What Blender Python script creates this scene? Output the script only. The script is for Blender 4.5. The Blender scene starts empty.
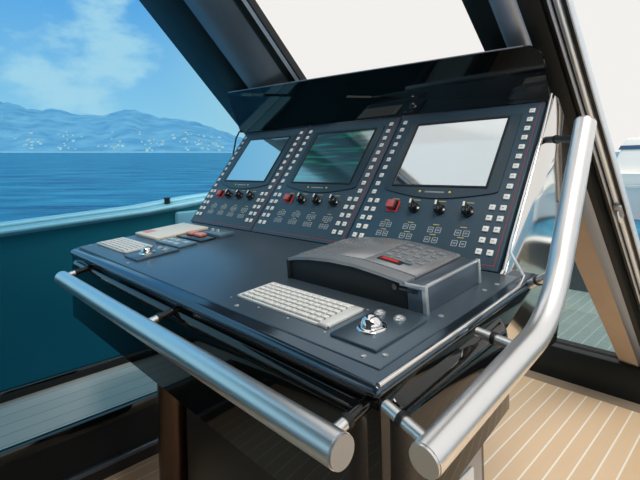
import bpy, bmesh, math, random
from mathutils import Vector, Matrix
random.seed(7)
C = bpy.context.scene.collection
R = math.radians

# ------------------------------------------------------------------ materials
def newmat(name):
    m = bpy.data.materials.new(name); m.use_nodes = True
    nt = m.node_tree
    return m, nt, nt.nodes['Principled BSDF']

def pbr(name, col, rough=.5, metal=0., spec=.5, coat=0., noise=0., nscale=20., bump=0., bscale=200., stretch=(1, 1, 1), rnoise=0.):
    m, nt, b = newmat(name)
    b.inputs['Base Color'].default_value = (*col, 1)
    b.inputs['Roughness'].default_value = rough
    b.inputs['Metallic'].default_value = metal
    b.inputs['Specular IOR Level'].default_value = spec
    b.inputs['Coat Weight'].default_value = coat
    b.inputs['Coat Roughness'].default_value = .04
    tc = nt.nodes.new('ShaderNodeTexCoord'); mp = nt.nodes.new('ShaderNodeMapping')
    mp.inputs['Scale'].default_value = stretch
    nt.links.new(tc.outputs['Object'], mp.inputs['Vector'])
    if noise or rnoise:
        n = nt.nodes.new('ShaderNodeTexNoise'); n.inputs['Scale'].default_value = nscale
        n.inputs['Detail'].default_value = 4
        nt.links.new(mp.outputs['Vector'], n.inputs['Vector'])
        if noise:
            mx = nt.nodes.new('ShaderNodeMix'); mx.data_type = 'RGBA'
            mx.inputs['A'].default_value = (*[c * (1 - noise) for c in col], 1)
            mx.inputs['B'].default_value = (*[min(1, c * (1 + noise)) for c in col], 1)
            nt.links.new(n.outputs['Fac'], mx.inputs['Factor'])
            nt.links.new(mx.outputs['Result'], b.inputs['Base Color'])
        if rnoise:
            mr = nt.nodes.new('ShaderNodeMapRange')
            mr.inputs['To Min'].default_value = max(0, rough - rnoise); mr.inputs['To Max'].default_value = rough + rnoise
            nt.links.new(n.outputs['Fac'], mr.inputs['Value']); nt.links.new(mr.outputs['Result'], b.inputs['Roughness'])
    if bump:
        n2 = nt.nodes.new('ShaderNodeTexNoise'); n2.inputs['Scale'].default_value = bscale; n2.inputs['Detail'].default_value = 3
        nt.links.new(mp.outputs['Vector'], n2.inputs['Vector'])
        bp = nt.nodes.new('ShaderNodeBump'); bp.inputs['Strength'].default_value = bump; bp.inputs['Distance'].default_value = .002
        nt.links.new(n2.outputs['Fac'], bp.inputs['Height']); nt.links.new(bp.outputs['Normal'], b.inputs['Normal'])
    return m

def planks(name, wood, wood2, seam, pitch, seamw, offset, axis='X', rough=.45, grain=.25):
    """boards running across `axis`, pale caulked seams"""
    m, nt, b = newmat(name)
    N = nt.nodes.new; L = nt.links.new
    tc = N('ShaderNodeTexCoord'); sp = N('ShaderNodeSeparateXYZ'); L(tc.outputs['Object'], sp.inputs[0])
    a = N('ShaderNodeMath'); a.operation = 'ADD'; a.inputs[1].default_value = 100 * pitch - offset
    L(sp.outputs[axis], a.inputs[0])
    d = N('ShaderNodeMath'); d.operation = 'DIVIDE'; d.inputs[1].default_value = pitch; L(a.outputs[0], d.inputs[0])
    fr = N('ShaderNodeMath'); fr.operation = 'FRACT'; L(d.outputs[0], fr.inputs[0])
    fl = N('ShaderNodeMath'); fl.operation = 'FLOOR'; L(d.outputs[0], fl.inputs[0])
    wn = N('ShaderNodeTexWhiteNoise'); wn.noise_dimensions = '1D'; L(fl.outputs[0], wn.inputs['W'])
    lt = N('ShaderNodeMath'); lt.operation = 'LESS_THAN'; lt.inputs[1].default_value = seamw / pitch; L(fr.outputs[0], lt.inputs[0])
    mp = N('ShaderNodeMapping'); mp.inputs['Scale'].default_value = (40, 3, 40) if axis == 'X' else (3, 40, 40)
    L(tc.outputs['Object'], mp.inputs['Vector'])
    ns = N('ShaderNodeTexNoise'); ns.inputs['Scale'].default_value = 2; ns.inputs['Detail'].default_value = 5; L(mp.outputs['Vector'], ns.inputs['Vector'])
    mg = N('ShaderNodeMath'); mg.operation = 'MULTIPLY_ADD'; mg.inputs[1].default_value = grain; L(ns.outputs['Fac'], mg.inputs[0])
    m2 = N('ShaderNodeMath'); m2.operation = 'MULTIPLY'; m2.inputs[1].default_value = 1 - grain; L(wn.outputs['Value'], m2.inputs[0]); L(m2.outputs[0], mg.inputs[2])
    mx = N('ShaderNodeMix'); mx.data_type = 'RGBA'; mx.inputs['A'].default_value = (*wood, 1); mx.inputs['B'].default_value = (*wood2, 1)
    L(mg.outputs[0], mx.inputs['Factor'])
    m3 = N('ShaderNodeMix'); m3.data_type = 'RGBA'; m3.inputs['B'].default_value = (*seam, 1)
    L(lt.outputs[0], m3.inputs['Factor']); L(mx.outputs['Result'], m3.inputs['A'])
    L(m3.outputs['Result'], b.inputs['Base Color'])
    b.inputs['Roughness'].default_value = rough
    return m

def glass(name, tint, refl=.06):
    m = bpy.data.materials.new(name); m.use_nodes = True; nt = m.node_tree; nt.nodes.clear()
    N = nt.nodes.new; L = nt.links.new
    t = N('ShaderNodeBsdfTransparent'); t.inputs[0].default_value = (*tint, 1)
    g = N('ShaderNodeBsdfGlossy'); g.inputs['Roughness'].default_value = .01
    fz = N('ShaderNodeLayerWeight'); fz.inputs['Blend'].default_value = .12
    mm = N('ShaderNodeMath'); mm.operation = 'MULTIPLY'; mm.inputs[1].default_value = refl * 6; L(fz.outputs['Fresnel'], mm.inputs[0])
    mm.use_clamp = True
    mx = N('ShaderNodeMixShader'); L(mm.outputs[0], mx.inputs[0]); L(t.outputs[0], mx.inputs[1]); L(g.outputs[0], mx.inputs[2])
    o = N('ShaderNodeOutputMaterial'); L(mx.outputs[0], o.inputs[0])
    return m

M = {}
M['black_gloss'] = pbr('black gloss lacquer', (.0035, .0045, .005), .03, 0, .62, 0, rnoise=.01, nscale=3)
M['black_satin'] = pbr('black satin paint', (.008, .010, .011), .32, 0, .4, noise=.2)
M['dark_rim'] = pbr('black rubber', (.006, .007, .008), .5)
M['desk'] = pbr('dark anodised desk plate', (.13, .18, .225), .34, .75, .5, noise=.10, nscale=6, bump=.02, bscale=300)
M['face'] = pbr('navy panel enamel', (.032, .066, .098), .42, .0, .5, noise=.1, nscale=14)
M['bezel'] = pbr('darker navy bezel', (.022, .045, .066), .34, 0, .5, noise=.1)
M['steel'] = pbr('brushed stainless steel', (.86, .86, .86), .34, 1, bump=.015, bscale=90, noise=.03, nscale=40)
M['chrome'] = pbr('polished chrome', (.88, .88, .88), .06, 1, noise=.02)
M['polish'] = pbr('polished steel plate', (.80, .79, .77), .09, 1, noise=.03, nscale=2, bump=.06, bscale=2.2)
M['grey_metal'] = pbr('grey satin metal', (.40, .42, .45), .36, .7, noise=.08)
M['dev_dark'] = pbr('charcoal plastic', (.009, .012, .015), .5, 0, .35, noise=.1)
M['dev_blue'] = pbr('slate satin metal', (.13, .17, .22), .30, .7, noise=.06)
M['dev_lid'] = pbr('smoky silver lid', (.36, .37, .39), .24, .55, noise=.07, nscale=9)
M['silver'] = pbr('silver edging', (.70, .72, .74), .28, .8, noise=.05)
M['key'] = pbr('pale keycaps', (.82, .82, .80), .42, noise=.04)
M['keybase'] = pbr('keyboard frame', (.76, .77, .76), .35, .1, noise=.05)
M['keygap'] = pbr('dark key bed', (.015, .017, .02), .6)
M['btn'] = pbr('white push button', (.80, .80, .78), .4, noise=.04)
M['ink'] = pbr('grey legend ink', (.25, .27, .29), .6)
M['line'] = pbr('pale outline ink', (.42, .50, .55), .55)
M['yellow'] = pbr('yellow legend ink', (.60, .47, .16), .55)
M['red'] = pbr('red switch enamel', (.60, .03, .035), .35, noise=.08)
M['redclear'] = pbr('red guard cap', (.48, .10, .10), .22, noise=.15)
M['pinstripe'] = pbr('red pinstripe', (.36, .035, .05), .5)
M['knob'] = pbr('black knob', (.008, .009, .010), .16, 0, .8)
M['cream'] = pbr('ivory plastic', (.74, .70, .62), .45, noise=.04)
M['peach'] = pbr('salmon button', (.70, .28, .22), .4, noise=.08)
M['smoke'] = pbr('blue grey panel film', (.12, .20, .26), .25, .2, noise=.12)
M['pillar'] = pbr('black pillar lacquer', (.008, .012, .013), .42, 0, .25, noise=.25, nscale=6, bump=.03, bscale=60)
M['pillar_grey'] = pbr('slate grained pillar lining', (.23, .265, .31), .36, .55, noise=.30, nscale=7, bump=.45, bscale=60, stretch=(1, .4, 1), rnoise=.10)
M['tan'] = pbr('tan leather', (.53, .41, .31), .55, noise=.10, nscale=12, bump=.08, bscale=180)
M['bronze'] = pbr('bronze column', (.13, .075, .05), .30, .9, noise=.1, nscale=5, stretch=(1, 1, .1))
M['brown'] = pbr('dark walnut panel', (.022, .015, .011), .35, noise=.3, nscale=3, stretch=(1, 1, .15))
M['teal'] = pbr('dark teal hull paint', (.040, .24, .26), .35, noise=.12, nscale=1.2)
M['white_grp'] = pbr('white fibreglass', (.88, .88, .86), .3, noise=.03)
M['grey_grp'] = pbr('pale grey fibreglass', (.46, .58, .62), .4, noise=.06)
M['blueglass'] = pbr('blue window band', (.03, .10, .20), .12)
M['ledge'] = planks('pale scrubbed boards', (.54, .56, .54), (.66, .68, .66), (.30, .33, .34), .075, .004, -.0, 'X', .5, .45)
M['floor'] = planks('teak deck boards', (.70, .49, .31), (.78, .58, .385), (.90, .84, .74), .0640, .0065, -.6545, 'X', .42, .5)
M['margin'] = pbr('teak margin plank', (.30, .235, .17), .45, noise=.2, nscale=6, stretch=(1, 12, 1))
M['deck_out'] = planks('shaded teak deck boards', (.16, .25, .25), (.21, .30, .30), (.33, .43, .43), .066, .006, 0, 'X', .55, .4)  # outside teak with its shade put into the board colours
M['glass_port'] = glass('blue tinted side glass', (.55, .80, .90), .05)
M['glass_front'] = glass('faint tinted windscreen', (.94, .96, .955), .05)
M['headliner'] = pbr('grey headliner', (.20, .20, .20), .7, noise=.05)
M['pillar_cool'] = pbr('cool satin aluminium lining and ridge highlight', (.34, .40, .50), .34, .7, noise=.15, nscale=7, bump=.1, bscale=60, stretch=(1, .3, 1))
M['cool_white'] = pbr('cool white edging and sky sheen', (.74, .82, .92), .3, noise=.03)  # on the front pillar, white stands in for sky reflected in aluminium
M['cool_metal'] = pbr('cool bright aluminium', (.78, .86, .96), .36, .85, noise=.03)
M['rim_metal'] = pbr('dark blue polished rim', (.085, .125, .165), .13, .85, .5, noise=.05)
M['house'] = pbr('pale stucco', (.80, .80, .78), .7)
M['roof'] = pbr('terracotta roof', (.58, .48, .44), .7)
M['led'] = pbr('amber lamp lens', (.70, .50, .10), .3)

# glossy display glass: strongly reflective coated screen
def screen_mat(name, refl, lines=False):
    m = bpy.data.materials.new(name); m.use_nodes = True; nt = m.node_tree; nt.nodes.clear()
    N = nt.nodes.new; L = nt.links.new
    g = N('ShaderNodeBsdfGlossy'); g.inputs[0].default_value = (.93, .97, 1, 1); g.inputs['Roughness'].default_value = .12 if lines else .05
    e = N('ShaderNodeEmission'); e.inputs[0].default_value = (.004, .010, .014, 1); e.inputs[1].default_value = 1
    if lines:
        tc = N('ShaderNodeTexCoord'); mp = N('ShaderNodeMapping'); mp.inputs['Scale'].default_value = (5, 62, 1)
        L(tc.outputs['Object'], mp.inputs['Vector'])
        ns = N('ShaderNodeTexNoise'); ns.inputs['Scale'].default_value = 1.0; ns.inputs['Detail'].default_value = 1; L(mp.outputs['Vector'], ns.inputs['Vector'])
        rp = N('ShaderNodeValToRGB'); rp.color_ramp.elements[0].position = .50; rp.color_ramp.elements[0].color = (.004, .028, .036, 1)
        rp.color_ramp.elements[1].position = .68; rp.color_ramp.elements[1].color = (.004, .20, .13, 1)
        L(ns.outputs['Fac'], rp.inputs[0]); L(rp.outputs[0], e.inputs[0])
    mx = N('ShaderNodeMixShader'); mx.inputs[0].default_value = refl
    L(e.outputs[0], mx.inputs[1]); L(g.outputs[0], mx.inputs[2])
    o = N('ShaderNodeOutputMaterial'); L(mx.outputs[0], o.inputs[0])
    return m
M['screen'] = screen_mat('coated display glass', .86)
M['screen_on'] = screen_mat('coated display glass, green page lit', .46, True)

# ------------------------------------------------------------------ mesh helpers
class MB:
    def __init__(s): s.bm = bmesh.new()
    def _merge(s, b):
        me = bpy.data.meshes.new('t'); b.to_mesh(me); b.free(); s.bm.from_mesh(me); bpy.data.meshes.remove(me)
    def box(s, x0, x1, y0, y1, z0, z1, bev=0, seg=2):
        b = bmesh.new(); bmesh.ops.create_cube(b, size=1)
        for v in b.verts:
            v.co = Vector(((x0 + x1) / 2 + v.co.x * (x1 - x0), (y0 + y1) / 2 + v.co.y * (y1 - y0), (z0 + z1) / 2 + v.co.z * (z1 - z0)))
        if bev: bmesh.ops.bevel(b, geom=b.edges[:], offset=bev, segments=seg, affect='EDGES', profile=.5)
        s._merge(b); return s
    def prism(s, poly, a0, a1, axis='X', bev=0, seg=2):
        """polygon extruded along axis: X -> poly is (y,z), Y -> (x,z), Z -> (x,y)"""
        b = bmesh.new()
        def P(p, a): return {'X': (a, p[0], p[1]), 'Y': (p[0], a, p[1]), 'Z': (p[0], p[1], a)}[axis]
        v0 = [b.verts.new(P(p, a0)) for p in poly]; v1 = [b.verts.new(P(p, a1)) for p in poly]
        n = len(poly)
        b.faces.new(v0); b.faces.new(v1[::-1])
        for i in range(n): b.faces.new((v0[i], v1[i], v1[(i + 1) % n], v0[(i + 1) % n]))
        bmesh.ops.recalc_face_normals(b, faces=b.faces[:])
        if bev: bmesh.ops.bevel(b, geom=b.edges[:], offset=bev, segments=seg, affect='EDGES', profile=.5)
        s._merge(b); return s
    def loft(s, rings, close=True):
        """rings of equal vertex count joined in order, ends capped"""
        b = bmesh.new(); V = [[b.verts.new(p) for p in r] for r in rings]; n = len(rings[0])
        for i in range(len(V) - 1):
            for j in range(n):
                b.faces.new((V[i][j], V[i][(j + 1) % n], V[i + 1][(j + 1) % n], V[i + 1][j]))
        b.faces.new(V[0]); b.faces.new(V[-1][::-1])
        bmesh.ops.recalc_face_normals(b, faces=b.faces[:]); s._merge(b); return s
    def tube(s, pts, r, n=24, r2=None):
        pts = [Vector(p) for p in pts]; rings = []; up = None
        for i, p in enumerate(pts):
            t = (pts[min(i + 1, len(pts) - 1)] - pts[max(i - 1, 0)]).normalized()
            if up is None:
                up = Vector((0, 0, 1)) if abs(t.z) < .9 else Vector((1, 0, 0))
            a = (up - t * up.dot(t)).normalized(); c = t.cross(a); up = a
            rr = r if r2 is None else r + (r2 - r) * i / (len(pts) - 1)
            rings.append([p + (a * math.cos(k * 2 * math.pi / n) + c * math.sin(k * 2 * math.pi / n)) * rr for k in range(n)])
        return s.loft(rings)
    def prism_top(s, poly, a0, a1, zmin, bev, seg):
        """prism along X whose edges above zmin are rounded"""
        t = MB().prism(poly, a0, a1, 'X'); b = t.bm
        bmesh.ops.remove_doubles(b, verts=b.verts[:], dist=1e-6)
        es = [e for e in b.edges if all(v.co.z > zmin for v in e.verts)]
        bmesh.ops.bevel(b, geom=es, offset=bev, segments=seg, affect='EDGES', profile=.5)
        s._merge(b); return s
    def lathe(s, prof, c=(0, 0, 0), n=24):
        """profile (r,z) turned about local z"""
        b = bmesh.new(); V = []
        for r, z in prof:
            V.append([b.verts.new((c[0] + max(r, 1e-5) * math.cos(k * 2 * math.pi / n), c[1] + max(r, 1e-5) * math.sin(k * 2 * math.pi / n), c[2] + z)) for k in range(n)])
        for i in range(len(V) - 1):
            for j in range(n): b.faces.new((V[i][j], V[i][(j + 1) % n], V[i + 1][(j + 1) % n], V[i + 1][j]))
        b.faces.new(V[0][::-1]); b.faces.new(V[-1])
        bmesh.ops.recalc_face_normals(b, faces=b.faces[:]); s._merge(b); return s
    def quad(s, pts):
        s.bm.faces.new([s.bm.verts.new(p) for p in pts]); return s
    def build(s, name, mat, parent=None, off=(0, 0, 0), smooth=True):
        me = bpy.data.meshes.new(name)
        o = Vector(off)
        for v in s.bm.verts: v.co -= o
        s.bm.to_mesh(me); s.bm.free()
        me.materials.append(M[mat])
        if smooth:
            for p in me.polygons: p.use_smooth = True
            try: me.set_sharp_from_angle(angle=R(38))
            except Exception: pass
        ob = bpy.data.objects.new(name, me); C.objects.link(ob)
        if parent: ob.parent = parent
        else: ob.location = off
        return ob

def tag(o, label=None, cat=None, group=None, kind=None):
    if label: o['label'] = label
    if cat: o['category'] = cat
    if group: o['group'] = group
    if kind: o['kind'] = kind
    return o
def thing(name, loc, label, cat, rx=0, rz=0, group=None, kind=None):
    o = bpy.data.objects.new(name, None); o.empty_display_size = .05; C.objects.link(o)
    o.location = loc; o.rotation_euler = (rx, 0, rz)
    return tag(o, label, cat, group, kind)
def copy_tree(o, parent=None):
    c = o.copy(); C.objects.link(c)
    if parent: c.parent = parent
    for ch in list(o.children): copy_tree(ch, c)
    return c
def move_geo(o, name, label, loc):
    pass

# ------------------------------------------------------------------ floor, sill, ledge
tag(MB().box(-1.84, 2.4, -3.2, 2.475, -.04, 0).build('floor', 'floor', None, (0, 0, 0), False),
    'honey teak cabin floor laid in boards with pale seams', 'floor', kind='structure')
tag(MB().box(-1.84, 2.4, 2.475, 2.56, -.04, .001).build('trim_1', 'margin', None, (0, 2.5, 0), False),
    'darker teak margin plank along the foot of the front sill', 'floor trim', kind='structure')
fs = tag(MB().box(-2.2, 2.4, 2.56, 2.70, -.04, .172, .008).build('wall_front', 'pillar', None, (0, 2.6, 0)),
    'low glossy black sill under the windscreen at the floor', 'wall', kind='structure')
# port ledge
OF = (-2.0, .6, .2)
lg = thing('wall_left', OF, 'low port side step with pale boarded top and black face', 'wall', kind='structure')
MB().box(-2.20, -1.832, -2.4, 2.56, .225, .262).build('step_top', 'ledge', lg, OF, False)
MB().box(-1.836, -1.80, -2.4, 2.56, .222, .264, .007).build('step_nosing', 'black_gloss', lg, OF)
MB().box(-1.90, -1.842, -2.4, 2.56, .045, .224).build('step_face', 'pillar', lg, OF)
MB().box(-1.90, -1.828, -2.4, 2.56, .045, .066, .004).build('step_rail', 'dev_blue', lg, OF)
MB().box(-2.2, -1.9, -2.4, 2.56, -.02, .225).build('step_core', 'dark_rim', lg, OF)
tag(MB().box(-1.90, -1.836, -2.4, 2.56, -.02, .044).build('baseboard_left', 'dark_rim', None, OF),
    'black kick strip at the foot of the port step', 'baseboard', kind='structure')

# ------------------------------------------------------------------ windscreen, port window, pillars
RAKE = R(47); W0 = Vector((0, 2.64, .15))
def rake_thing(name, label, cat):
    return thing(name, W0, label, cat, rx=math.pi - RAKE, kind='structure')
w2 = rake_thing('window_2', 'wide raked front windscreen with white sky beyond', 'window')
MB().box(-1.50, 2.4, .03, 4.1, -.006, 0).build('pane', 'glass_front', w2, (0, 0, 0), False)
MB().box(-1.50, 2.4, -.02, .03, -.012, .012).build('bottom_seal', 'dark_rim', w2)
OP = (-2.21, .6, .3)
w1 = thing('window_1', OP, 'big blue tinted port side window looking on the sea', 'window', kind='structure')
def rk(z): return W0.y - (z - W0.z) / math.tan(RAKE)
MB().prism([(-2.4, .30), (rk(.30), .30), (rk(3.2), 3.2), (-2.4, 3.2)], -2.216, -2.21, 'X').build('pane', 'glass_port', w1, OP, False)
MB().box(-2.225, -2.195, -2.4, 2.5, .258, .302, .006).build('window_frame', 'black_gloss', w1, OP)

# port corner pillar
pl = rake_thing('pillar_port', 'broad raked corner pillar left of the console, black and slate grey', 'pillar')
def sweep(poly, mat, parent, name, y0=-.1, y1=4.1, bev=0):
    return MB().prism([(p[0], p[1]) for p in poly], y0, y1, 'Y', bev, 3).build(name, mat, parent)
sweep([(-2.192, -.02), (-2.192, .012), (-2.15, .035), (-1.88, .062), (-1.79, .055), (-1.73, .03), (-1.73, -.02)], 'pillar', pl, 'outer_casing')
sweep([(-1.80, -.01), (-1.80, .055), (-1.75, .066), (-1.67, .055), (-1.59, .030), (-1.545, .012), (-1.545, -.01)], 'pillar_grey', pl, 'lining')
sweep([(-1.555, -.02), (-1.555, .020), (-1.535, .026), (-1.512, .016), (-1.512, -.02)], 'pillar', pl, 'inner_lip')
sweep([(-1.513, -.01), (-1.513, .016), (-1.492, .012), (-1.492, -.01)], 'cool_white', pl, 'bright_strip')
sweep([(-1.493, -.02), (-1.493, .012), (-1.482, .012), (-1.482, -.02)], 'dark_rim', pl, 'glass_seal')

# windscreen mullion on the right
pr = rake_thing('pillar_front', 'raked windscreen pillar right of the console with chrome strips and tan edge', 'pillar')
def taper(poly, wid, mat, name, y0=.02, y1=4.1, fade=False):
    """section whose left edge spreads with height"""
    rings = []
    for y in ((y0, y0 + .18, y0 + .40, y1) if fade else (y0, y1)):
        f = min(1, max(0, (y - y0) / .40)) ** .8 if fade else 1
        rings.append([(x - wid * y * k, y, z * f if z > 0 else z) for x, z, k in poly])
    return MB().loft(rings).build(name, mat, pr)
taper([(-.515, -.03, 0), (-.600, -.03, 1), (-.603, .012, 1), (-.598, .020, 1), (-.520, .030, 0), (-.515, .026, 0)], .030, 'tan', 'tan_edge', .02, 1.30)
taper([(-.514, -.02, .6), (-.514, .030, .6), (-.490, .040, .3), (-.470, .034, 0), (-.446, .012, 0), (-.446, -.02, 0)], .018, 'pillar_cool', 'lining', .02, 1.55)
taper([(-.575, -.02, 1), (-.580, .012, 1), (-.545, .040, .7), (-.485, .045, .3), (-.450, .020, 0), (-.446, .010, 0), (-.446, -.02, 0)], .036, 'pillar', 'outer_casing', 1.02, 4.1, True)
taper([(-.480, -.02, 0), (-.480, .040, 0), (-.462, .036, 0), (-.446, .012, 0), (-.446, -.02, 0)], .0, 'pillar', 'dark_edge', .02, 1.50)
taper([(-.532 + .055 * (1 - math.cos(a)) / 2, .038 + .022 * math.sin(a), .6 - .3 * a / math.pi) for a in [k / 10 * math.pi for k in range(11)]], .030, 'pillar_cool', 'highlight_ridge', 1.04, 4.1, True)  # pale raised band painted as the sky highlight on the black casing
def strip(x0, x1, z0, z1, mat, name):
    MB().box(x0, x1, .02, 4.1, z0, z1, .003).build(name, mat, pr)
strip(-.447, -.434, -.02, .016, 'dark_rim', 'dark_groove')
strip(-.434, -.428, -.02, .024, 'cool_white', 'chrome_strip')
strip(-.428, -.421, -.02, .014, 'dark_rim', 'dark_groove')
MB().prism([(-.421, -.02)] + [(-.412 - .009 * math.cos(a), .014 + .010 * math.sin(a)) for a in [k / 8 * math.pi for k in range(9)]] + [(-.403, -.02)], .02, 4.1, 'Y').build('bright_strip', 'cool_metal', pr)
strip(-.403, -.392, -.02, .014, 'dark_rim', 'glass_seal')
strip(-.392, -.386, -.02, .019, 'cool_white', 'chrome_strip')
lt = thing('window_latch', W0, 'small steel catch on the bright strip of the front pillar', 'latch', rx=math.pi - RAKE)
MB().box(-.420, -.396, 1.165, 1.225, .022, .036, .004).build('latch_plate', 'grey_metal', lt)
MB().tube([(-.412, 1.20, .036), (-.410, 1.19, .048), (-.404, 1.165, .052)], .006, 12).build('lever', 'steel', lt)

# unseen headliner over the aft wheelhouse, added to shade its floor; aft bulkhead
tag(MB().box(-2.2, 2.4, -3.3, -.05, 2.08, 2.14, .01).build('ceiling', 'headliner', None, (0, -1.7, 2.1)), 'unseen grey wheelhouse headliner shading the floor behind the helm', 'ceiling', kind='structure')
tag(MB().box(-2.2, 2.4, -3.3, -3.2, 0, 2.08).build('wall_back', 'headliner', None, (0, -3.25, 1)), 'grey bulkhead behind the helm', 'wall', kind='structure')

# ------------------------------------------------------------------ helm console
T = R(4.5); D0 = Vector((0, .465, .9))
def dz(Y): return .9 + (Y - .465) * math.tan(T)
PT = R(52); P0 = Vector((0, .98, .941)); PV = Vector((0, math.cos(PT), math.sin(PT)))
OC = (-1.13, .75, 0)
con = thing('helm_console', OC, 'large glossy black helm console with sloped desk and dark hood', 'console')
XL, XR = -1.856, -.372
# lower body, flush with the desk rim
MB().prism([(.472, .664), (.472, .884), (.99, .925), (.99, .91), (.862, .86), (.847, .735)], XL + .012, XR - .016, 'X', .004, 2).build('body', 'black_gloss', con, OC)
# pillowed panels on the front and on the right side, rounded along the top
prof = [(0, .003), (.004, .0005), (.010, -.003), (.014, -.010), (.016, -.020), (.0165, -.034)]
def pillow_front():
    rings = []
    x0, x1 = XL + .040, XR - .040
    for x, k in ((x0, 0), (x0 + .006, .55), (x0 + .014, .85), (x0 + .026, 1), (x1 - .026, 1), (x1 - .014, .85), (x1 - .006, .55), (x1, 0)):
        top = .862 - .022 * (1 - k) ** 2
        rings.append([(x, .474 - d * k, top + z) for d, z in prof] + [(x, .474 - .0165 * k, .665), (x, .480, .665), (x, .480, top + .003)])
    return MB().loft(rings)
pillow_front().build('front_panel', 'black_gloss', con, OC)
def pillow_side():
    rings = []; y0, y1 = .490, .842
    for Y, k in ((y0, 0), (y0 + .006, .55), (y0 + .014, .85), (y0 + .026, 1), (y1 - .020, 1), (y1 - .010, .85), (y1 - .004, .55), (y1, 0)):
        top = .862 + (Y - .465) * .075 - .022 * (1 - k) ** 2; bot = .664 + (Y - .472) * .19
        rings.append([(XR - .018 + d * k * 1.3, Y, top + z * 1.25) for d, z in prof] + [(XR - .018 + .0165 * 1.3 * k, Y, bot), (XR - .024, Y, bot), (XR - .024, Y, top + .003)])
    return MB().loft(rings)
pillow_side().build('side_panel', 'black_gloss', con, OC)
# desk rim with rounded corners in plan
def rim():
    def outline(ins, off):
        x0, x1, y0, y1 = XL + ins, XR - .012 - ins, .461 + ins, 1.02
        pts = []
        for k in range(7):
            a = math.pi + k / 6 * math.pi / 2; pts.append((x0 + .034 + .034 * math.cos(a), y0 + .034 + .034 * math.sin(a)))
        for k in range(5):
            a = -math.pi / 2 + k / 4 * math.pi / 2; pts.append((x1 - .008 + .008 * math.cos(a), y0 + .008 + .008 * math.sin(a)))
        pts += [(x1, y1), (x0, y1)]
        return [(x, y, dz(y) - .003 + off) for x, y in pts]
    return MB().loft([outline(.004, -.019), outline(.001, -.0165), outline(0, -.013), outline(0, -.010), outline(.0015, -.0055), outline(.004, -.002), outline(.008, 0)])
rim().build('desk_rim', 'rim_metal', con, OC)
MB().prism([(.496, dz(.496) - .006), (.496, dz(.496)), (.975, dz(.975)), (.975, dz(.975) - .006)], XL + .012, -.408, 'X', .002, 2).build('desk_plate', 'desk', con, OC)
# polished side edge: runs along the desk, then up beside the displays
xe = XR - .014
edge = [(xe, .466, .897), (xe, .60, dz(.6) - .003), (xe, .80, dz(.8) - .003), (xe, .92, dz(.92) - .002), (xe - .008, .965, .946), (xe - .030, .985, .964), (xe - .050, 1.0, .985),
        (-.438, 1.10, 1.108), (-.440, 1.20, 1.236), (-.447, 1.308, 1.370)]
MB().tube(edge, .0033, 10).build('edge_trim', 'chrome', con, OC)
sp = [(.985, .945), (1.315, 1.366), (1.345, 1.36), (1.40, 1.30), (1.47, 1.205), (1.44, .98), (1.28, .70), (.90, .70), (.90, .90)]
MB().prism(sp, -.452, -.440, 'X', .002).build('side_plate', 'polish', con, OC)
MB().prism([(.990, .925), (1.312, 1.352), (1.345, 1.352), (1.45, 1.20), (1.42, .98), (1.26, .71), (.95, .78)], -1.905, -.451, 'X').build('housing', 'black_satin', con, OC)
# hood
def hood():
    b = MB(); e = Vector((0, PV.y, PV.z)); yl, zl = 1.215, 1.556; yr, zr = 1.238, 1.497
    base = (1.2975, 1.3515)
    outline = []
    outline.append((-1.945, base[0] - .004, base[1] + .006)); outline.append((-.447, base[0], base[1]))
    n = 6; rad = .045
    for k in range(n + 1):
        a = k / n * math.pi / 2
        f = 1 - (rad * (1 - math.sin(a))) / .158
        x = -.447 - rad * (1 - math.cos(a))
        outline.append((x, base[0] + (yr - base[0]) * f, base[1] + (zr - base[1]) * f))
    outline.append((-1.935, yl, zl)); outline.append((-1.948, yl + .008, zl - .014))
    nrm = Vector((0, .86, .5)).normalized() * .009
    b.loft([[Vector(p) for p in outline], [Vector(p) + nrm for p in outline]])
    return b
hood().build('hood', 'black_gloss', con, OC, False)
MB().tube([(-1.93, 1.2155, 1.5565), (-1.2, 1.2262, 1.528), (-.492, 1.2372, 1.4985)], .0022, 8).build('hood_edge', 'grey_metal', con, OC)
# pedestal
col = MB().lathe([(.050, .0), (.050, .69)], (-1.325, .615, 0), 36); col.build('column', 'bronze', con, OC)
MB().box(-1.225, -.735, .60, .84, 0, .70, .01).build('pedestal_panel', 'brown', con, OC)
MB().box(-1.43, -1.20, .645, .82, 0, .70, .01).build('pedestal_side', 'black_satin', con, OC)
MB().box(-.64, -.412, .56, .815, 0, .70, .012).build('pedestal_leg', 'black_gloss', con, OC)
pp = MB().box(-.4125, -.408, .575, .790, .02, .69, .002).build('leg_plate', 'grey_metal', con, OC)
ko = MB().box(-.408, -.4035, .700, .752, .50, .640, .003).build('outlet_plate', 'btn', con, OC)
# screws on desk
for x, y in ((-.450, .510), (-.426, .532), (-.434, .702), (-.430, .86), (-.425, .905), (-1.40, .512), (-1.825, .53), (-.80, .512)):
    z = dz(y); MB().lathe([(.0052, 0), (.0052, .0012), (.0035, .0022), (.0008, .0022)], (x, y, z), 14).build('screw', 'silver', con, OC)

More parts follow.
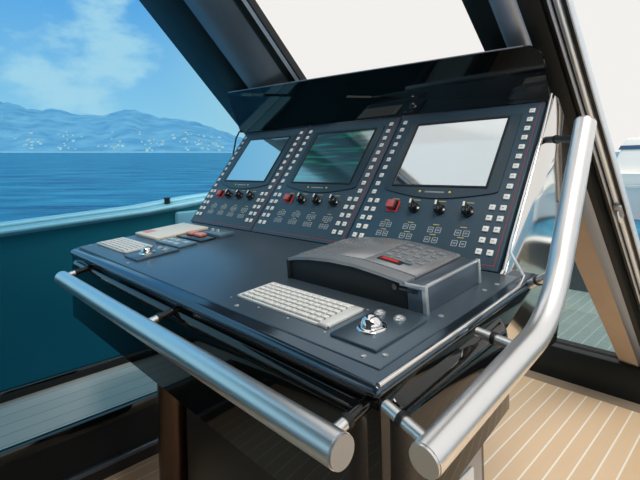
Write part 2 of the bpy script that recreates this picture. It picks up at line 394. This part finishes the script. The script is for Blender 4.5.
# ------------------------------------------------------------------ display modules
PW = .478
def panel(label, mat):
    t = thing('display_panel', (0, 0, 0), label, 'display panel', rx=PT, group='display panels in a row under the hood')
    MB().box(0, PW, 0, .534, -.016, 0, .003).build('faceplate', 'face', t)
    # bezel with bowed lower edge
    pts = [(.060, .480), (.425, .480), (.425, .215)]
    for k in range(13):
        f = k / 12; pts.append((.415 - .345 * f, .210 - .024 * math.sin(math.pi * f)))
    pts.append((.060, .215))
    bz = MB().prism(pts, 0, .004, 'Z').build('bezel', 'bezel', t)
    fr = MB()
    for a in ((.086, .394, .466, .472), (.086, .394, .224, .229), (.086, .091, .229, .466), (.389, .394, .229, .466)):
        fr.box(a[0], a[1], a[2], a[3], .004, .0065)
    fr.build('screen_surround', 'dark_rim', bz)
    MB().box(.091, .389, .229, .466, .0035, .0048).build('screen', mat, bz)
    for x in (.195, .291):
        MB().lathe([(.004, 0), (.004, .001), (.002, .0025)], (x, .2065, .004), 12).build('lamp', 'led', bz)
    MB().box(.212, .274, .2035, .2085, .004, .0046).build('legend_strip', 'ink', bz)
    # push buttons: outer columns of singles, pairs below
    rows = [.487 - .0318 * i for i in range(10)]; prs = [.168 - .0312 * i for i in range(5)]
    pos = [(x, v) for x in (.026, .450) for v in rows + prs] + [(x, v) for x in (.053, .422) for v in prs]
    proto = None
    for x, v in pos:
        if proto is None:
            proto = MB().box(-.0076, .0076, -.0076, .0076, 0, .004, .0012).build('push_button', 'btn', t)
            MB().box(-.0032, .0032, -.001, .001, .004, .0043).build('legend', 'ink', proto)
            b = proto
        else:
            b = copy_tree(proto, t)
        b.location = (x, v, 0)
    # membrane key outlines, two and two
    proto = None
    for gx, off in ((.121, .0), (.203, .0), (.284, -.002), (.364, -.003)):
        for gv in (.0905, .0605):
            for dx in (-.0115, .0115):
                if proto is None:
                    f = MB(); w = .0082
                    for a in ((-w, w, w - .0014, w), (-w, w, -w, -w + .0014), (-w, -w + .0014, -w, w), (w - .0014, w, -w, w)): f.box(*a, 0, .0008)
                    proto = f.build('membrane_key', 'line', t, (0, 0, 0), False)
                    MB().box(-.004, .004, -.0025, .0025, 0, .0009).build('key_mark', 'ink', proto)
                    k = proto
                else: k = copy_tree(proto, t)
                k.location = (gx + dx, gv + off, .0002)
    dash = [(gx - .009, gx + .009, gv) for gx in (.121, .203, .284, .364) for gv in (.1045, .0745)] + [(x - .011, x + .013, .1785) for x in (.120, .193, .275, .357)]
    for x0, x1, v in dash:
        MB().box(x0, x1, v - .001, v + .001, 0, .0007).build('printed_dash', 'yellow', t, (0, 0, 0), False)
    # guarded toggle
    sw = MB().box(.100, .141, .133, .171, 0, .0022, .001).build('switch_plate', 'red', t)
    MB().box(.106, .132, .140, .166, .002, .019, .003).build('switch_cap', 'redclear', sw)
    MB().box(.132, .137, .138, .168, .002, .013, .001).build('guard_hinge', 'dark_rim', sw)
    # rotary knobs with a fin grip
    proto = None
    for x in (.197, .279, .361):
        if proto is None:
            proto = MB().lathe([(.0165, 0), (.0165, .004), (.0125, .007), (.0115, .019), (.010, .0205), (.001, .0205)], (0, 0, 0), 24).build('knob', 'knob', t)
            MB().box(-.0048, .0048, -.0155, .0155, .006, .029, .003).build('grip', 'knob', proto)
            MB().box(-.0030, .0030, .001, .0150, .0285, .0298, .0004).build('pointer', 'btn', proto)
            k = proto
        else: k = copy_tree(proto, t)
        k.location = (x, .150, 0); k.rotation_euler = (0, 0, R(8))
    ps = MB()
    for a in ((.012, PW - .010, .011, .0125), (PW - .0115, PW - .010, .0125, .520)): ps.box(*a, 0, .0006)
    ps.build('pinstripe', 'pinstripe', t, (0, 0, 0), False)
    return t
for i, (lab, mat) in enumerate((
        ('left end navy display panel nearest the port window, pale blue screen', 'screen'),
        ('middle navy display panel with dark green lit screen', 'screen_on'),
        ('right end navy display panel nearest the steel rail, white screen', 'screen'))):
    p = panel(lab, mat); p.location = (-1.905 + i * .4840, P0.y, P0.z)

# ------------------------------------------------------------------ desk equipment (desk-local frames)
def on_desk(name, x, Y, label, cat, group=None):
    return thing(name, (x, Y, dz(Y)), label, cat, rx=T, group=group)
def keyboard(x, Y, label):
    t = on_desk('keyboard', x, Y, label, 'keyboard', 'keyboards let into the desk')
    W, H = .284, .102
    fr = MB(); 
    fr.box(0, W, 0, .006, 0, .005, .001).box(0, W, H - .006, H, 0, .005, .001).box(0, .006, 0, H, 0, .005, .001).box(W - .026, W, 0, H, 0, .005, .001)
    fr.build('key_frame', 'keybase', t)
    MB().box(.003, W - .003, .003, H - .003, 0, .0015).build('key_bed', 'keygap', t)
    cols, rws = 14, 6; pw = (W - .032) / cols; ph = (H - .012) / rws; proto = {}
    for r in range(rws):
        spans = [(c, 1) for c in range(cols)]
        if r == 0: spans = [(0, 1), (1, 1), (2, 2), (4, 2), (6, 1), (7, 1), (8, 1), (9, 1), (10, 2), (12, 1), (13, 1)]
        for c, w in spans:
            if w not in proto:
                proto[w] = k = MB().box(-pw * w / 2 + .0013, pw * w / 2 - .0013, -ph / 2 + .0042, ph / 2 - .0010, 0, .0058, .0010).build('key', 'key', t)
            else:
                k = proto[w].copy(); C.objects.link(k); k.parent = t
            k.location = (.006 + (c + w / 2) * pw, .006 + (r + .5) * ph, .001)
    for sx in (-.008, W * .33, W * .66, W + .004):
        MB().lathe([(.0024, 0), (.0024, .0008), (.0006, .0014)], (sx, -.009, 0), 10).build('screw', 'silver', t)
    for sx in (0, W * .5, W + .002):
        MB().lathe([(.0024, 0), (.0024, .0008), (.0006, .0014)], (sx, H + .006, 0), 10).build('screw', 'silver', t)
    return t
keyboard(-.846, .542, 'white keyboard on the near right of the desk, before the grey unit')
keyboard(-1.826, .552, 'white keyboard at the far left corner of the desk')
def trackball(x, Y, label):
    t = on_desk('trackball', x, Y, label, 'trackball', 'trackballs beside the keyboards')
    MB().box(0, .100, 0, .142, 0, .006, .0015).build('base_plate', 'desk', t)
    MB().lathe([(.026, 0), (.026, .002), (.023, .005), (.0195, .0055), (.018, .003)], (.046, .056, .006), 32).build('ring', 'chrome', t)
    b = MB(); b.lathe([(.0185 * math.cos(a), .005 + .0185 * math.sin(a)) for a in [k / 10 * math.pi / 2 for k in range(11)]], (.046, .056, .006), 32)
    b.build('ball', 'chrome', t)
    for bx, by in ((.018, .113), (.062, .113)):
        MB().lathe([(.0112, 0), (.0112, .0015), (.0085, .0028), (.0080, .0045), (.005, .0062), (.001, .0066)], (bx, by, .006), 22).build('button', 'silver', t)
    return t
trackball(-.540, .527, 'chrome trackball at the near right corner of the desk')
trackball(-1.492, .535, 'chrome trackball beside the left keyboard')

# grey desktop unit with arched lid
t = on_desk('desktop_printer', -.842, .693, 'charcoal desktop unit with arched silver lid standing before the right display', 'machine')
arch = [(0, .048), (.025, .054), (.075, .061), (.145, .066), (.215, .066), (.275, .060), (.325, .054), (.343, .051)]
body = [(0, 0)] + arch[0:] + [(.343, 0)]
MB().prism([(x, z - .004 if z > 0 else z) for x, z in body], 0, .205, 'Y', .0015).build('body', 'dev_dark', t)
lid = [(x, z - .004) for x, z in arch] + [(x, z + .003) for x, z in arch[::-1]]
MB().prism([(p[0], p[1]) for p in lid], -.003, .030, 'Y').build('front_strip', 'grey_metal', t)
win = [(x, z - .002) for x, z in arch[:5]] + [(x, z + .005) for x, z in arch[4::-1]]
MB().prism(win, .032, .204, 'Y', .001).build('lid', 'dev_lid', t)
kp = [(x, z - .002) for x, z in arch[4:]] + [(x, z + .005) for x, z in arch[:3:-1]]
k = MB().prism(kp, .032, .204, 'Y', .001).build('keypad', 'dev_lid', t)
def az(x):
    for (a, b), (c, d) in zip(arch, arch[1:]):
        if a <= x <= c: return b + (d - b) * (x - a) / (c - a)
proto = None
for i in range(4):
    for j in range(4):
        x = .236 + j * .027; y = .092 + i * .027
        sl = math.atan2(az(min(x + .01, .343)) - az(x - .01), .02)
        if proto is None:
            proto = MB().box(-.008, .008, -.007, .007, 0, .003, .001).build('pad_key', 'grey_metal', k); q = proto
        else: q = proto.copy(); C.objects.link(q); q.parent = k
        q.location = (x, y, az(x) + .005); q.rotation_euler = (0, -sl, 0)
xm = .262
ld = MB().box(-.030, .030, -.010, .010, 0, .0022, .001).build('readout', 'dev_dark', k); ld.location = (xm, .062, az(xm) + .0045)
sl = math.atan2(az(xm + .02) - az(xm - .02), .04); ld.rotation_euler = (0, -sl, 0)
for nm, mt, a in (('red_bars', 'red', (-.022, .020, -.006, .003)), ):
    o = MB().box(*a, .0026, .0036).build(nm, mt, k); o.location = ld.location; o.rotation_euler = ld.rotation_euler
o = MB().box(.030, .046, .004, .012, .002, .0034).build('green_lamp', 'smoke', k); o.location = ld.location; o.rotation_euler = ld.rotation_euler
# end block
MB().box(.344, .384, .0, .205, 0, .050, .002).build('end_block', 'dev_blue', t)
MB().box(.378, .387, -.002, .007, 0, .052, .0015).build('corner_edge', 'silver', t)
MB().box(.378, .387, .198, .207, 0, .052, .0015).build('corner_edge', 'silver', t)
MB().box(.381, .387, .006, .199, .047, .053, .0015).build('top_edge', 'silver', t)
MB().box(.330, .385, -.003, .003, .0445, .052, .0015).build('front_edge', 'silver', t)
MB().box(-.006, .004, -.004, .012, 0, .046, .002).build('left_cheek', 'dev_dark', t)
MB().tube([(.318, -.004, .040), (.318, .004, .040)], .006, 16).build('lock', 'knob', t)
MB().box(.328, .368, -.003, .002, .034, .041, .001).build('catch', 'knob', t)

# little things at the back left of the desk
t = on_desk('control_pad', -1.842, .706, 'thin ivory pad at the back left of the desk', 'pad')
MB().box(0, .215, 0, .212, 0, .011, .002).build('pad_plate', 'cream', t)
MB().box(.010, .070, .020, .060, .011, .0118).build('printed_patch', 'peach', t)
t = on_desk('marker_panel', -1.612, .690, 'flat blue grey panel with pale labels beside the ivory pad', 'panel')
MB().box(0, .186, 0, .070, 0, .007, .0015).build('panel_plate', 'smoke', t)
for x, y in ((.02, .012), (.065, .012), (.11, .012), (.02, .04), (.065, .04), (.125, .04)):
    MB().box(x, x + .034, y, y + .017, .007, .0076).build('pale_label', 'line', t)
t = on_desk('button_plate', -1.632, .779, 'black plate with two salmon buttons at the back left of the desk', 'switch')
MB().box(0, .196, 0, .060, 0, .006, .0015).build('plate', 'knob', t)
for x in (.028, .092):
    MB().box(x, x + .046, .028, .058, .006, .017, .004).build('push_button', 'peach', t)
t = on_desk('socket_strip', -1.560, .852, 'low blue grey strip with small pegs behind the salmon buttons', 'socket')
MB().box(0, .128, 0, .062, 0, .012, .002).build('strip_body', 'smoke', t)
for x in (.03, .07):
    MB().lathe([(.008, 0), (.007, .009), (.001, .010)], (x, .03, .012), 14).build('peg', 'silver', t)

# ------------------------------------------------------------------ rails
RR = .021
o = (-1.0, .385, .847)
t = thing('grab_rail', o, 'straight steel grab rail along the near front of the console', 'rail', group='steel rails on the console')
MB().tube([(-1.622, .385, .8455), (-1.2, .385, .846), (-.8, .385, .848), (-.381, .385, .8485)], RR + .001, 40).build('tube', 'steel', t, o)
for x0, x1, z in ((-.381, -.377, .8485), (-1.626, -1.622, .8455)):
    MB().tube([(x0, .385, z), (x1, .385, z)], RR, 40).build('end_cap', 'grey_metal', t, o)
for x in (-.409, -.988, -1.62):
    m_ = MB().tube([(x, .390, .8495), (x, .424, .8556)], .0085, 16).build('mount', 'steel', t, o)
    MB().tube([(x, .423, .8554), (x, .431, .857)], .0105, 16).build('collar', 'dark_rim', m_, o)
    MB().tube([(x, .430, .8568), (x, .476, .865)], .0085, 16).build('socket', 'black_gloss', m_, o)
o = (-.295, .7, .95)
t = thing('grab_rail', o, 'bent steel grab rail rising beside the right end of the console', 'rail', group='steel rails on the console')
low0 = Vector((-.295, .437, .853)); low1 = Vector((-.295, .745, .897)); hi0 = Vector((-.295, .902, 1.025)); hi1 = Vector((-.295, 1.056, 1.268))
pts = [low0.lerp(low1, k / 4) for k in range(5)]
ctrl = Vector((-.295, .84, .912))
for k in range(1, 14):
    s_ = k / 14; pts.append(low1 * (1 - s_) ** 2 + ctrl * 2 * s_ * (1 - s_) + hi0 * s_ ** 2)
pts += [hi0.lerp(hi1, k / 4) for k in range(5)]
MB().tube(pts, RR, 40).build('tube', 'steel', t, o)
d_ = (low1 - low0).normalized(); MB().tube([low0 - d_ * .004, low0], RR - .001, 40).build('end_cap', 'steel', t, o)
d_ = (hi1 - hi0).normalized(); MB().tube([hi1, hi1 + d_ * .004], RR - .001, 40).build('end_cap', 'grey_metal', t, o)
for a, b in (((-.376, .468, .873), (-.300, .452, .864)), ((-.376, .722, .900), (-.300, .715, .895)), ((-.390, .98, .925), (-.300, .875, .985)), ((-.455, 1.262, 1.243), (-.300, 1.035, 1.235))):
    a = Vector(a); b = Vector(b); dk = a.x < -.45
    m_ = MB().tube([a, b], .0085, 16).build('mount', 'dark_rim' if dk else 'steel', t, o)
    c = a.lerp(b, .42); e = (b - a).normalized() * .004
    MB().tube([c - e, c + e], .0108, 16).build('collar', 'dark_rim', m_, o)

# cable hanging by the hood
tag(MB().tube([(-1.93, 1.30, 1.375), (-1.945, 1.285, 1.362), (-1.955, 1.272, 1.33), (-1.955, 1.262, 1.29), (-1.950, 1.25, 1.255), (-1.93, 1.235, 1.235), (-1.912, 1.225, 1.225)], .004, 10)
    .build('cable', 'dark_rim', None, (-1.93, 1.27, 1.3)), 'thin black cable looping from the hood beside the left display', 'cable')

# ------------------------------------------------------------------ outside the boat
tag(MB().box(-3.6, 4.2, 2.72, 4.0, .06, .10).build('foredeck', 'deck_out', None, (0, 3.3, .1), False), 'grey boarded deck outside below the windscreen', 'deck', kind='structure')
o = (-.5, 4.05, .1)
t = thing('bulwark', o, 'dark low bulwark with white cap beyond the windscreen foot', 'bulwark', kind='structure')
MB().box(-3.2, 4.2, 4.0, 4.12, .0, .405, .01).build('bulwark_face', 'bezel', t, o)
MB().box(-3.2, 4.2, 3.96, 4.17, .405, .43, .008).build('cap', 'white_grp', t, o)
# port bulwark with pale cap, rising toward the bow
o = (-3.0, .8, 0)
t = thing('bulwark', o, 'dark teal bulwark with pale cap outside the port window', 'bulwark', kind='structure')
def ring(Y, z, xin, xout, zb): return [(xin, Y, zb), (xin, Y, z), (xout, Y, z), (xout, Y, zb)]
st = [(-2.6, .80), (.41, .858), (1.23, .895), (1.63, .936), (2.6, .99), (4.0, 1.05)]
MB().loft([ring(Y, z - .025, -3.0, -3.10, -.6) for Y, z in st]).build('bulwark_face', 'teal', t, o)
MB().loft([[(-2.985, Y, z - .03), (-2.985, Y, z), (-3.30, Y, z + .02), (-3.30, Y, z - .03)] for Y, z in st]).build('cap', 'grey_grp', t, o)
MB().tube([(-2.98, Y, z - .006) for Y, z in st], .014, 10).build('bright_rail', 'white_grp', t, o)
MB().tube([(-3.12, Y, z + .016) for Y, z in st], .010, 10).build('bright_rail', 'white_grp', t, o)
MB().box(-3.0, -2.93, 1.42, 1.85, .2, .87, .02).build('pale_block', 'grey_grp', t, o)  # pale grey block against the bulwark's inner face
tag(MB().lathe([(.02, 0), (.02, .03), (.028, .04), (.001, .045)], (-3.10, 1.42, .925), 14).build('cleat', 'dark_rim', None, (-3.1, 1.42, .93)), 'tiny dark fitting on the pale cap of the port bulwark', 'cleat')
tag(MB().box(-3.0, -2.22, -2.6, 3.0, -.32, -.28).build('side_deck', 'deck_out', None, (-2.6, 0, -.3), False), 'narrow side deck outside the port window', 'deck', kind='structure')

# sea frame: the boat lies slightly heeled, so the sea is level in its own frame
fwd = Vector((-.7240, .6895, .0219)).normalized(); rgt = Vector((.6892, .7242, -.0247)).normalized()
up = rgt.cross(fwd).normalized(); rgt = fwd.cross(up).normalized()
SEA = Matrix((rgt, fwd, up)).transposed().to_4x4()
CAMZ = Vector((0, 0, 1.2)); SEAZ = -3.0
SEAM = Matrix.Translation(CAMZ) @ SEA @ Matrix.Translation((0, 0, SEAZ))
def seamat():
    m, nt, b = newmat('sea water')
    N = nt.nodes.new; L = nt.links.new
    tc = N('ShaderNodeTexCoord'); mp = N('ShaderNodeMapping'); mp.inputs['Scale'].default_value = (.22, .55, 1); L(tc.outputs['Object'], mp.inputs['Vector'])
    n1 = N('ShaderNodeTexNoise'); n1.inputs['Scale'].default_value = 1.1; n1.inputs['Detail'].default_value = 6; n1.inputs['Roughness'].default_value = .62; L(mp.outputs['Vector'], n1.inputs['Vector'])
    bp = N('ShaderNodeBump'); bp.inputs['Strength'].default_value = 1; bp.inputs['Distance'].default_value = 1.2; L(n1.outputs['Fac'], bp.inputs['Height']); L(bp.outputs['Normal'], b.inputs['Normal'])
    m2_ = N('ShaderNodeMapping'); m2_.inputs['Scale'].default_value = (.10, .30, 1); L(tc.outputs['Object'], m2_.inputs['Vector'])
    n2 = N('ShaderNodeTexNoise'); n2.inputs['Scale'].default_value = 1.0; n2.inputs['Detail'].default_value = 9; n2.inputs['Roughness'].default_value = .72; L(m2_.outputs['Vector'], n2.inputs['Vector'])
    cr = N('ShaderNodeValToRGB'); e = cr.color_ramp.elements
    e[0].position = .38; e[0].color = (.006, .10, .23, 1); e[1].position = .64; e[1].color = (.055, .33, .50, 1)
    L(n2.outputs['Fac'], cr.inputs[0]); L(cr.outputs[0], b.inputs['Base Color']); b.inputs['Roughness'].default_value = .40
    b.inputs['Specular IOR Level'].default_value = .12
    return m
M['sea'] = seamat()
s = MB(); s.quad([(-6000, -3000, 0), (5000, -3000, 0), (5000, 7000, 0), (-6000, 7000, 0)])
so = s.build('sea', 'sea', None, (0, 0, 0), False); so.matrix_world = SEAM
tag(so, 'blue rippled sea outside the port window', 'sea', kind='stuff')

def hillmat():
    m, nt, b = newmat('wooded coast in haze blue')
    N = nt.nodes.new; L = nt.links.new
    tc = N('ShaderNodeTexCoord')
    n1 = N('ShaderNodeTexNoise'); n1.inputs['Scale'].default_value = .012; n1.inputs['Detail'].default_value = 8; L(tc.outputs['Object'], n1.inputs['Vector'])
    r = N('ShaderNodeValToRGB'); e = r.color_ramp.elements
    e[0].position = .32; e[0].color = (.13, .28, .44, 1); e[1].position = .72; e[1].color = (.29, .43, .55, 1)  # aerial haze mixed into the hill's base colours as blue
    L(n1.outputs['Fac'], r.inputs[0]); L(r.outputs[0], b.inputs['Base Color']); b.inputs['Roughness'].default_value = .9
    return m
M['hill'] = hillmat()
prof = [(-420, 118), (-300, 122), (-200, 112), (-120, 118), (-60, 108), (-20, 103), (0, 101), (15, 104), (33, 110), (55, 108.7), (80, 115), (105, 115), (120, 111), (135, 109.5), (145, 113), (160, 117.5), (180, 119), (200, 123), (220, 130), (236, 136), (260, 143), (290, 148), (330, 150.5), (360, 151)]
def skyline(px):
    for (a, b), (c, d) in zip(prof, prof[1:]):
        if a <= px <= c: return b + (d - b) * (px - a) / (c - a)
    return 151
from mathutils import noise as mn
def hz(px, tt):
    Dp = 1500 + 900 * tt
    H = Dp * (152.3 - skyline(px)) / 447
    f = tt ** .8 * (1 if tt < 1 else 1)
    n = mn.noise(Vector((px * .035, tt * 3, 1.7))) * .16 * math.sin(math.pi * min(tt, 1)) + mn.noise(Vector((px * .13, tt * 7, 4.1))) * .05 * min(1, tt * 3)
    return Dp, H * (f + n)
b = bmesh.new(); V = []
NX, NT = 160, 22
for i in range(NX + 1):
    px = -420 + 780 * i / NX; colv = []
    for j in range(NT + 3):
        tt = min(j / NT, 1.0)
        Dp, h = hz(px, tt)
        if j > NT: Dp += 300 * (j - NT); h *= 1 - .5 * (j - NT)
        colv.append(b.verts.new((Dp * (px - 320) / 447, Dp, h - .5)))
    V.append(colv)
for i in range(NX):
    for j in range(NT + 2): b.faces.new((V[i][j], V[i + 1][j], V[i + 1][j + 1], V[i][j + 1]))
bmesh.ops.recalc_face_normals(b, faces=b.faces[:])
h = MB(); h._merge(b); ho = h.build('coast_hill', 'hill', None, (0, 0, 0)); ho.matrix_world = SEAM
tag(ho, 'wooded hills coloured in haze blue along the far coast', 'hill', kind='structure')
# village houses on the lower slope
hm = MB(); hm.box(-.5, .5, -.5, .5, 0, .8); hb = hm.build('coast_house', 'house', None, (0, 0, 0), False)
rf = MB(); rf.prism([(-.55, .8), (.55, .8), (0, 1.12)], -.55, .55, 'Y'); rf.build('roof', 'roof', hb, (0, 0, 0), False)
tag(hb, 'tiny pale house among the village on the far coast', 'house', 'houses on the far coast')
spots = []
for cx, sx, n in ((30, 14, 12), (70, 16, 14), (110, 14, 10), (150, 16, 14), (196, 14, 24), (215, 8, 10)):
    for _ in range(n):
        spots.append((random.gauss(cx, sx * .6), abs(random.gauss(.06, .18)) if random.random() < .7 else random.random() * .55))
for i, (px, tt) in enumerate(spots):
    ob = hb if i == 0 else copy_tree(hb)
    tt = min(tt, .6); px = min(max(px, 2), 230)
    Dp, hh = hz(px, tt); w = random.uniform(5, 9)
    ob.matrix_world = SEAM @ Matrix.Translation((Dp * (px - 320) / 447, Dp, hh - 1.5)) @ Matrix.Rotation(random.uniform(-.5, .5), 4, 'Z') @ Matrix.Diagonal((w * random.uniform(.8, 1.6), w, w * random.uniform(.9, 1.5), 1))
tag(MB().box(-1500, 100, 1480, 1496, .05, 3).build('sea_wall', 'house', None, (0, 0, 0), False), 'pale shoreline strip at the foot of the far hills', 'shore', kind='structure').matrix_world = SEAM

# white motor yacht lying ahead to starboard
o = (3.5, 24, -1.5)
y = thing('motor_yacht', o, 'white motor yacht with blue window bands beyond the right pillar', 'boat')
MB().loft([[(-6.5, 23.2, .35), (-6.5, 28, .35), (-5.2, 28, -1.8), (-5.2, 23.8, -1.8)], [(10, 22.6, .2), (10, 28, .2), (10, 28, -1.8), (10, 23.2, -1.8)], [(15, 25, .5), (15, 26, .5), (14, 26, -1.8), (14, 25, -1.8)]]).build('hull', 'white_grp', y, o, False)
MB().prism([(-5.7, .3), (9, .3), (6.5, 1.9), (-5.0, 1.9)], 23.6, 27.6, 'Y', .1).build('cabin', 'white_grp', y, o)
MB().prism([(-5.3, 1.40), (7.4, 1.40), (6.9, 1.58), (-5.2, 1.58)], 23.57, 23.75, 'Y').build('window_band', 'blueglass', y, o, False)
MB().prism([(-4.7, 1.85), (5.6, 1.85), (3.8, 2.6), (-4.1, 2.6)], 24.0, 27.2, 'Y', .08).build('flybridge', 'white_grp', y, o)
MB().prism([(-4.5, 2.02), (4.9, 2.02), (4.5, 2.16), (-4.3, 2.16)], 23.97, 24.1, 'Y').build('window_band', 'blueglass', y, o, False)
MB().box(-6, 10, 22.9, 23.1, -.25, -.17).build('rub_rail', 'grey_grp', y, o)

# ------------------------------------------------------------------ sky
w = bpy.data.worlds.new('sky'); bpy.context.scene.world = w; w.use_nodes = True
nt = w.node_tree; nt.nodes.clear(); N = nt.nodes.new; L = nt.links.new
tc = N('ShaderNodeTexCoord')
nv = N('ShaderNodeVectorMath'); nv.operation = 'NORMALIZE'; L(tc.outputs['Generated'], nv.inputs[0])
sx = N('ShaderNodeSeparateXYZ'); L(nv.outputs[0], sx.inputs[0])
# height above horizon -> clear sky colour on the port side
rp = N('ShaderNodeValToRGB'); e = rp.color_ramp.elements
e[0].position = .0; e[0].color = (.98, .97, .97, 1); e[1].position = .72; e[1].color = (1.06, 1.03, 1.02, 1)
a_ = rp.color_ramp.elements.new(.14); a_.color = (.66, .80, .94, 1)
a_ = rp.color_ramp.elements.new(.36); a_.color = (.24, .53, .90, 1)
a_ = rp.color_ramp.elements.new(.50); a_.color = (.42, .68, .92, 1)
L(sx.outputs['Z'], rp.inputs[0])
# clouds
mp = N('ShaderNodeMapping'); mp.inputs['Scale'].default_value = (3.2, 3.2, 6.5); mp.inputs['Location'].default_value = (.35, .1, .2); L(nv.outputs[0], mp.inputs['Vector'])
cn = N('ShaderNodeTexNoise'); cn.inputs['Scale'].default_value = 2.3; cn.inputs['Detail'].default_value = 7; cn.inputs['Roughness'].default_value = .55; L(mp.outputs['Vector'], cn.inputs['Vector'])
# a bank of cumulus low over the hills
cd = N('ShaderNodeVectorMath'); cd.operation = 'DISTANCE'; L(nv.outputs[0], cd.inputs[0])
cm = N('ShaderNodeMapRange'); cm.clamp = True; cm.inputs['From Min'].default_value = 0; cm.inputs['From Max'].default_value = .20; cm.inputs['To Min'].default_value = .26; cm.inputs['To Max'].default_value = -.06; L(cd.outputs['Value'], cm.inputs['Value'])
cs_ = N('ShaderNodeMath'); cs_.operation = 'ADD'; L(cn.outputs['Fac'], cs_.inputs[0]); L(cm.outputs['Result'], cs_.inputs[1])
cr = N('ShaderNodeMapRange'); cr.interpolation_type = 'SMOOTHSTEP'; cr.inputs['From Min'].default_value = .53; cr.inputs['From Max'].default_value = .76; L(cs_.outputs[0], cr.inputs['Value'])
def raydir(px, py):
    a = (px - 320) / 447; b_ = -(py - 161.5) / 447; rl = math.atan(.0246)
    a2 = a * math.cos(rl) + b_ * math.sin(rl); b2 = -a * math.sin(rl) + b_ * math.cos(rl); yw = R(46.4)
    return (Vector((-math.sin(yw), math.cos(yw), 0)) + Vector((math.cos(yw), math.sin(yw), 0)) * a2 + Vector((0, 0, b2))).normalized()
cd.inputs[1].default_value = raydir(78, 70)
cmul = N('ShaderNodeMath'); cmul.operation = 'MULTIPLY'; cmul.inputs[1].default_value = .92; L(cr.outputs['Result'], cmul.inputs[0])
mc = N('ShaderNodeMix'); mc.data_type = 'RGBA'; mc.inputs['B'].default_value = (1.12, .98, .96, 1); L(cmul.outputs[0], mc.inputs['Factor']); L(rp.outputs[0], mc.inputs['A'])
# glare side: bright white overcast from ahead round to starboard
dt = N('ShaderNodeVectorMath'); dt.operation = 'DOT_PRODUCT'; dt.inputs[1].default_value = (math.cos(R(46.4)), math.sin(R(46.4)), 0); L(nv.outputs[0], dt.inputs[0])
gr = N('ShaderNodeMapRange'); gr.interpolation_type = 'SMOOTHSTEP'; gr.inputs['From Min'].default_value = -.36; gr.inputs['From Max'].default_value = -.12; L(dt.outputs['Value'], gr.inputs['Value'])
d2 = N('ShaderNodeVectorMath'); d2.operation = 'DOT_PRODUCT'; d2.inputs[1].default_value = (-.2, -.98, 0); L(nv.outputs[0], d2.inputs[0])
g2 = N('ShaderNodeMapRange'); g2.interpolation_type = 'SMOOTHSTEP'; g2.inputs['From Min'].default_value = .12; g2.inputs['From Max'].default_value = .70; L(d2.outputs['Value'], g2.inputs['Value'])
gx = N('ShaderNodeMath'); gx.operation = 'MAXIMUM'; L(gr.outputs['Result'], gx.inputs[0]); L(g2.outputs['Result'], gx.inputs[1])
mg = N('ShaderNodeMix'); mg.data_type = 'RGBA'; mg.inputs['B'].default_value = (.965, .905, .885, 1); L(gx.outputs[0], mg.inputs['Factor']); L(mc.outputs['Result'], mg.inputs['A'])
bg = N('ShaderNodeBackground'); bg.inputs[1].default_value = 1.0; L(mg.outputs['Result'], bg.inputs[0])
ow = N('ShaderNodeOutputWorld'); L(bg.outputs[0], ow.inputs[0])

sun = bpy.data.lights.new('sun', 'SUN'); sun.energy = 2.6; sun.angle = R(25); sun.color = (1, .95, .88)
sob = bpy.data.objects.new('sun', sun); C.objects.link(sob)
sob.rotation_euler = Vector((-.45, .35, -.85)).to_track_quat('-Z', 'Y').to_euler()

# ------------------------------------------------------------------ camera
cam = bpy.data.cameras.new('camera'); co = bpy.data.objects.new('camera', cam); C.objects.link(co)
cam.sensor_width = 36; cam.lens = 447 / 640 * 36; cam.shift_y = (161.5 - 240) / 640
cam.clip_start = .02; cam.clip_end = 20000
yw = R(46.4); dv = Vector((-math.sin(yw), math.cos(yw), 0)); rv = Vector((math.cos(yw), math.sin(yw), 0)); uv = Vector((0, 0, 1))
rl = math.atan(.0246)
ix = rv * math.cos(rl) - uv * math.sin(rl); iy = rv * math.sin(rl) + uv * math.cos(rl)
co.matrix_world = Matrix.Translation(CAMZ) @ Matrix((ix, iy, -dv)).transposed().to_4x4()
sc = bpy.context.scene; sc.camera = co
sc.view_settings.view_transform = 'Standard'; sc.view_settings.look = 'None'; sc.view_settings.gamma = 1
sc.view_settings.use_curve_mapping = False; sc.view_settings.exposure = .08
sc.cycles.max_bounces = 10; sc.cycles.transparent_max_bounces = 16; sc.cycles.glossy_bounces = 6
sc.cycles.use_denoising = True; sc.cycles.sample_clamp_indirect = 6
